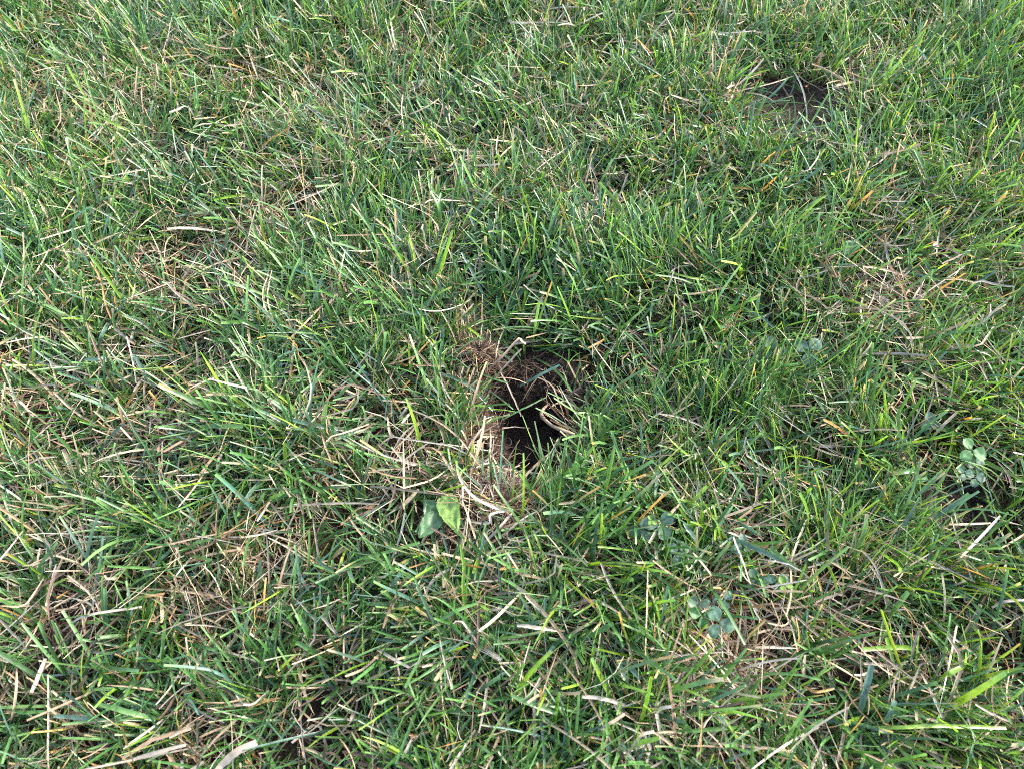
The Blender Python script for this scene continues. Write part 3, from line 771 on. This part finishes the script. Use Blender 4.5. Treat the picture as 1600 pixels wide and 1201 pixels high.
fringe((728, 560), (735, 520), 60, -20, .3, .045, D, [3, 2, 2, 1, 1])
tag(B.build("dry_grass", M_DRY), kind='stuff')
B = Blades()
def fringe_g(q0, q1, n, az_deg, tilt, Ln, wid=(.0012, .0032), spread=.010):
    a, b = PG(*q0), PG(*q1)
    u = R.random(n)[:, None]
    p = a * (1 - u) + b * u + R.normal(0, spread, (n, 3)) * np.array([1, 1, .2])
    c = pick(n, ['dark', 'mid', 'blue', 'light', 'yel'], [2, 3, 2, 2, 1]) * R.normal(1, .15, (n, 1)).clip(.6, 1.4)
    grow(B, p[:, 0], p[:, 1], ground(p[:, 0], p[:, 1]), rad(az_deg) + R.normal(0, .5, n), np.abs(R.normal(tilt, .3, n)), R.normal(.5, .3, n),
         R.gamma(9, Ln / 9, n), R.uniform(*wid, n), c * .6 + PAL['sheath'] * .4, c, c * 1.2, rows=8, acr=3, cut=.7, kink=.1, zmin=-.2, maxtilt=120)
fringe_g((706, 600), (730, 720), 18, 5, .35, .05)
fringe_g((890, 770), (908, 690), 40, 50, .7, .055)
fringe_g((830, 795), (900, 785), 30, 60, .7, .05)
fringe_g((910, 590), (912, 680), 40, 60, .6, .05)
fringe_g((1165, 205), (1230, 222), 14, 30, .4, .05)
fringe_g((1325, 150), (1350, 190), 30, 60, .7, .06)
tag(B.build("grass", M_LIVE), kind='stuff')

# ------------------------------------------------------------------ clovers
def leaflet_mesh(L, W, notch=0.12, cup=0.18, rows=9, cols_=7, droop=0.25):
    """egg-shaped leaflet growing along +Y from its base at the origin"""
    V, C, A = [], [], []
    for i in range(rows):
        s = i / (rows - 1)
        hw = 0.5 * W * (math.sin(math.pi * min(1, 0.03 + 0.97 * s) ** 1.2)) ** 0.7 if 0 < s < 1 else 0.0004
        if s == 1: hw = 0.12 * W
        for j in range(cols_):
            u = -1 + 2 * j / (cols_ - 1)
            y = L * s - notch * L * max(0, 1 - abs(u) * 1.6) * s ** 6
            z = cup * W * u * u * (hw * 2 / W) - droop * L * s * s + 0.03 * W * math.sin(9 * s + 4 * abs(u))
            V.append((hw * u, y, z)); A.append(u * 0.5)
            mark = math.exp(-((s - 0.52 + 0.14 * abs(u)) / 0.07) ** 2)
            C.append((mark, s, abs(u)))
    F = [(i * cols_ + j, i * cols_ + j + 1, (i + 1) * cols_ + j + 1, (i + 1) * cols_ + j) for i in range(rows - 1) for j in range(cols_ - 1)]
    return np.array(V), np.array(F), np.array(C), np.array(A)

def rot(V, yaw, pitch, roll):
    cr, sr, cp, sp, cyw, syw = math.cos(roll), math.sin(roll), math.cos(pitch), math.sin(pitch), math.cos(yaw), math.sin(yaw)
    Ry = np.array([[cr, 0, sr], [0, 1, 0], [-sr, 0, cr]]); Rx = np.array([[1, 0, 0], [0, cp, -sp], [0, sp, cp]]); Rz = np.array([[cyw, -syw, 0], [syw, cyw, 0], [0, 0, 1]])
    return V @ (Rz @ Rx @ Ry).T

CLO = {'blue': (0.085, 0.155, 0.105), 'green': (0.075, 0.18, 0.065), 'deep': (0.050, 0.115, 0.065), 'yel': (0.15, 0.26, 0.05), 'grey': (0.105, 0.165, 0.125)}
def clover(label, leaves):
    base = PG(leaves[0][0] + 3, leaves[0][1] + 12, 0.002)
    root = tag(empty("clover", base), label, "clover", "clovers growing among the grass")
    for (px, py, h, size, yaw, colk, tilt, fold) in leaves:
        c = PG(px, py, h + .004)
        mid_ = (c + base) / 2 + np.array([R.normal(0, .004), R.normal(0, .004), .004])
        Vt, Ft, Ct, At = tube([base + R.normal(0, .002, 3) * [1, 1, 0], mid_, c], [.0009, .0008, .0007], (0.13, 0.2, 0.07), sides=5, rows=10)
        st = mesh_obj("leaf_stalk", Vt, Ft, M_CLOVER, root, Ct, At, loc=base); st.location = (0, 0, 0)
        for k in range(3):
            s = size * R.uniform(.78, 1.0)
            Vl, Fl, Cl, Al = leaflet_mesh(s, s * R.uniform(.86, 1.0), cup=fold, droop=.12)
            Vl[:, 1] += .08 * s
            Vl = rot(Vl, 0, R.normal(0.06, 0.12), R.normal(0, .14))
            Vl = rot(Vl, rad(yaw) + k * 2.094 + R.normal(0, .15), 0, 0)
            Vl = rot(Vl, 0, rad(tilt[0]), rad(tilt[1])) + (c - base)
            b = np.array(CLO[colk]) * R.uniform(.88, 1.14)
            col = b[None] * .85 * (1 + 0.4 * Cl[:, :1] + .25 * np.exp(-(Cl[:, 2:] / .12) ** 2) + .10 * np.cos(26 * (Cl[:, 1:2] - .4 * Cl[:, 2:]))) * (0.9 + .25 * Cl[:, 1:2]) * R.normal(1, .05, (len(Vl), 1))
            lf = mesh_obj("leaflet", Vl, Fl, M_CLOVER, st, col, Al)
    return root
UP = 0.045
clover("largest round pale green clover leaf at the right, above the flat bare soil patch", [(1518, 703, UP, .0150, 15, 'green', (28, 0), .1)])
clover("dark small clover just below the largest round clover leaf", [(1526, 727, .03, .013, 70, 'deep', (20, 8), .1), (1523, 746, .028, .011, 160, 'blue', (15, 0), .1)])
clover("tiny clover with three small round leaves at the left of the dark soil patch edge", [(1507, 739, .034, .0085, 35, 'blue', (20, 0), .1)])
clover("small pale clover at the right under a tan straw, above the soil patch", [(1454, 660, .036, .011, 0, 'grey', (30, -10), .25)])
clover("blue green clover with narrow leaves and a yellow bud leaf, below right of the burrow", [(1032, 819, UP, .0165, -40, 'blue', (25, 0), .15), (1018, 812, .052, .006, 20, 'yel', (20, 10), .3), (1004, 826, .04, .012, 100, 'grey', (40, -15), .3)])
clover("clover with three flat round grey leaves lying low among blades", [(1061, 860, .036, .0125, 62, 'grey', (18, 0), .05)])
clover("dark low clover shaded between straws at the lower right", [(1180, 904, .028, .011, 140, 'deep', (15, 0), .1)])
clover("folded pale grey clover leaves opening upward at the lower right", [(1097, 960, .042, .013, 50, 'green', (35, 0), .35), (1090, 944, .04, .012, 170, 'grey', (30, 0), .2)])
clover("clover with one large flat blue grey leaflet at the lower right", [(1122, 972, .042, .0165, 268, 'blue', (25, 0), .05)])
clover("tiny clover with two pale leaves above the large flat blue grey leaflet", [(1130, 936, .036, .010, 80, 'grey', (25, 0), .1)])
clover("clover with a glowing yellow green leaf beside the wide blue green blade", [(1226, 913, .040, .009, 265, 'yel', (25, 10), .2), (1214, 908, .036, .011, 60, 'blue', (20, 0), .1)])
clover("upright silvery clover leaf left of the two round grey ones, right of centre", [(1208, 548, .045, .0165, 10, 'grey', (55, -10), .2)])
clover("two round speckled grey clover leaves side by side right of centre", [(1264, 548, .042, .0170, 190, 'grey', (30, 0), .05)])
clover("small clover tucked against the black gap at the lower right", [(1160, 850, .034, .0115, 120, 'grey', (25, 5), .15)])

# ------------------------------------------------------------------ broad-leaved weeds
def broad_leaf(base, tip, W, c, speck, name="leaf", parent=None, origin=None, side=None, rows=14, cols_=9, notch=0.0, teeth=0.05, cup=.12):
    base, tip = np.asarray(base), np.asarray(tip)
    ax = tip - base; L = np.linalg.norm(ax); ax = ax / L
    up = np.array([0, -.45, 1.0]) if side is None else np.asarray(side, float)
    sv = np.cross(ax, up); sv /= np.linalg.norm(sv); nv = np.cross(sv, ax)
    V, C, A = [], [], []
    for i in range(rows):
        s = i / (rows - 1)
        hw = .5 * W * max(.02, math.sin(math.pi * (0.06 + 0.94 * s) ** .72)) ** .8 * (1 + teeth * math.sin(s * 31))
        if s > .96: hw = .04 * W
        for j in range(cols_):
            u = -1 + 2 * j / (cols_ - 1)
            rip = .05 * W * math.sin(7 * s * 2 + 3 * abs(u) * 2)
            V.append(base + ax * L * s + sv * hw * u + nv * (cup * W * abs(u) ** 1.5 * (2 * hw / W) + rip - .12 * L * s * s))
            A.append(u * .4)
            C.append((1.25 if abs(u) < .05 else 1.0) * (1 + .12 * math.cos(18 * (s - .35 * abs(u)))))
    V = np.array(V)
    F = [(i * cols_ + j, i * cols_ + j + 1, (i + 1) * cols_ + j + 1, (i + 1) * cols_ + j) for i in range(rows - 1) for j in range(cols_ - 1)]
    col = np.asarray(c)[None] * np.array(C)[:, None] * R.normal(1, speck, (len(V), 1)).clip(.6, 1.7)
    return mesh_obj(name, V - np.asarray(origin), np.array(F), M_LEAF, parent, col, np.array(A))
def weed(label, at, leaves):
    base = PG(*at, .002)
    root = tag(empty("broadleaf_weed", base), label, "weed plant", "broad leaved weeds in the lawn")
    for (b, hb, t, ht, W, c, sp, lab) in leaves:
        o = broad_leaf(PG(*b, hb), PG(*t, ht), W, c, sp, parent=root, origin=base)
        if lab: o['label'] = lab
    return root
weed("broadleaf weed with one bright speckled leaf, left of the lower root clod", (700, 800),
     [((695, 774), .042, (713, 826), .056, .021, (.21, .33, .075), .16, "bright yellow green speckled leaf"),
      ((684, 803), .042, (655, 838), .044, .018, (.075, .155, .065), .05, None), ((684, 805), .040, (662, 780), .044, .017, (.065, .14, .05), .05, None)])
weed("dark flat weed leaf low in the grass beneath the low dark clod", (735, 850), [((733, 850), .016, (748, 905), .030, .034, (.055, .13, .055), .05, None)])
weed("small round green weed leaf sunk in a dark gap at the lower left", (492, 948), [((488, 950), .014, (500, 922), .026, .026, (.075, .19, .03), .04, None), ((474, 950), .014, (478, 934), .024, .012, (.07, .17, .03), .04, None)])
weed("pale broad weed leaf standing in the turf near the top centre", (950, 130), [((952, 132), .015, (940, 104), .045, .030, (.115, .22, .09), .05, None)])
weed("light green ragged weed leaf at the right above the clovers", (1328, 400), [((1330, 402), .02, (1322, 378), .045, .026, (.14, .25, .12), .06, None)])

# a fallen pink petal
c = PG(1461, 389, .04)
o = broad_leaf(c, c + np.array([.004, .009, .003]), .008, (.62, .22, .2), .04, name="petal", origin=c)
o.location = [float(v) for v in c]
tag(o, "tiny pink petal caught in the grass at the right", "petal")
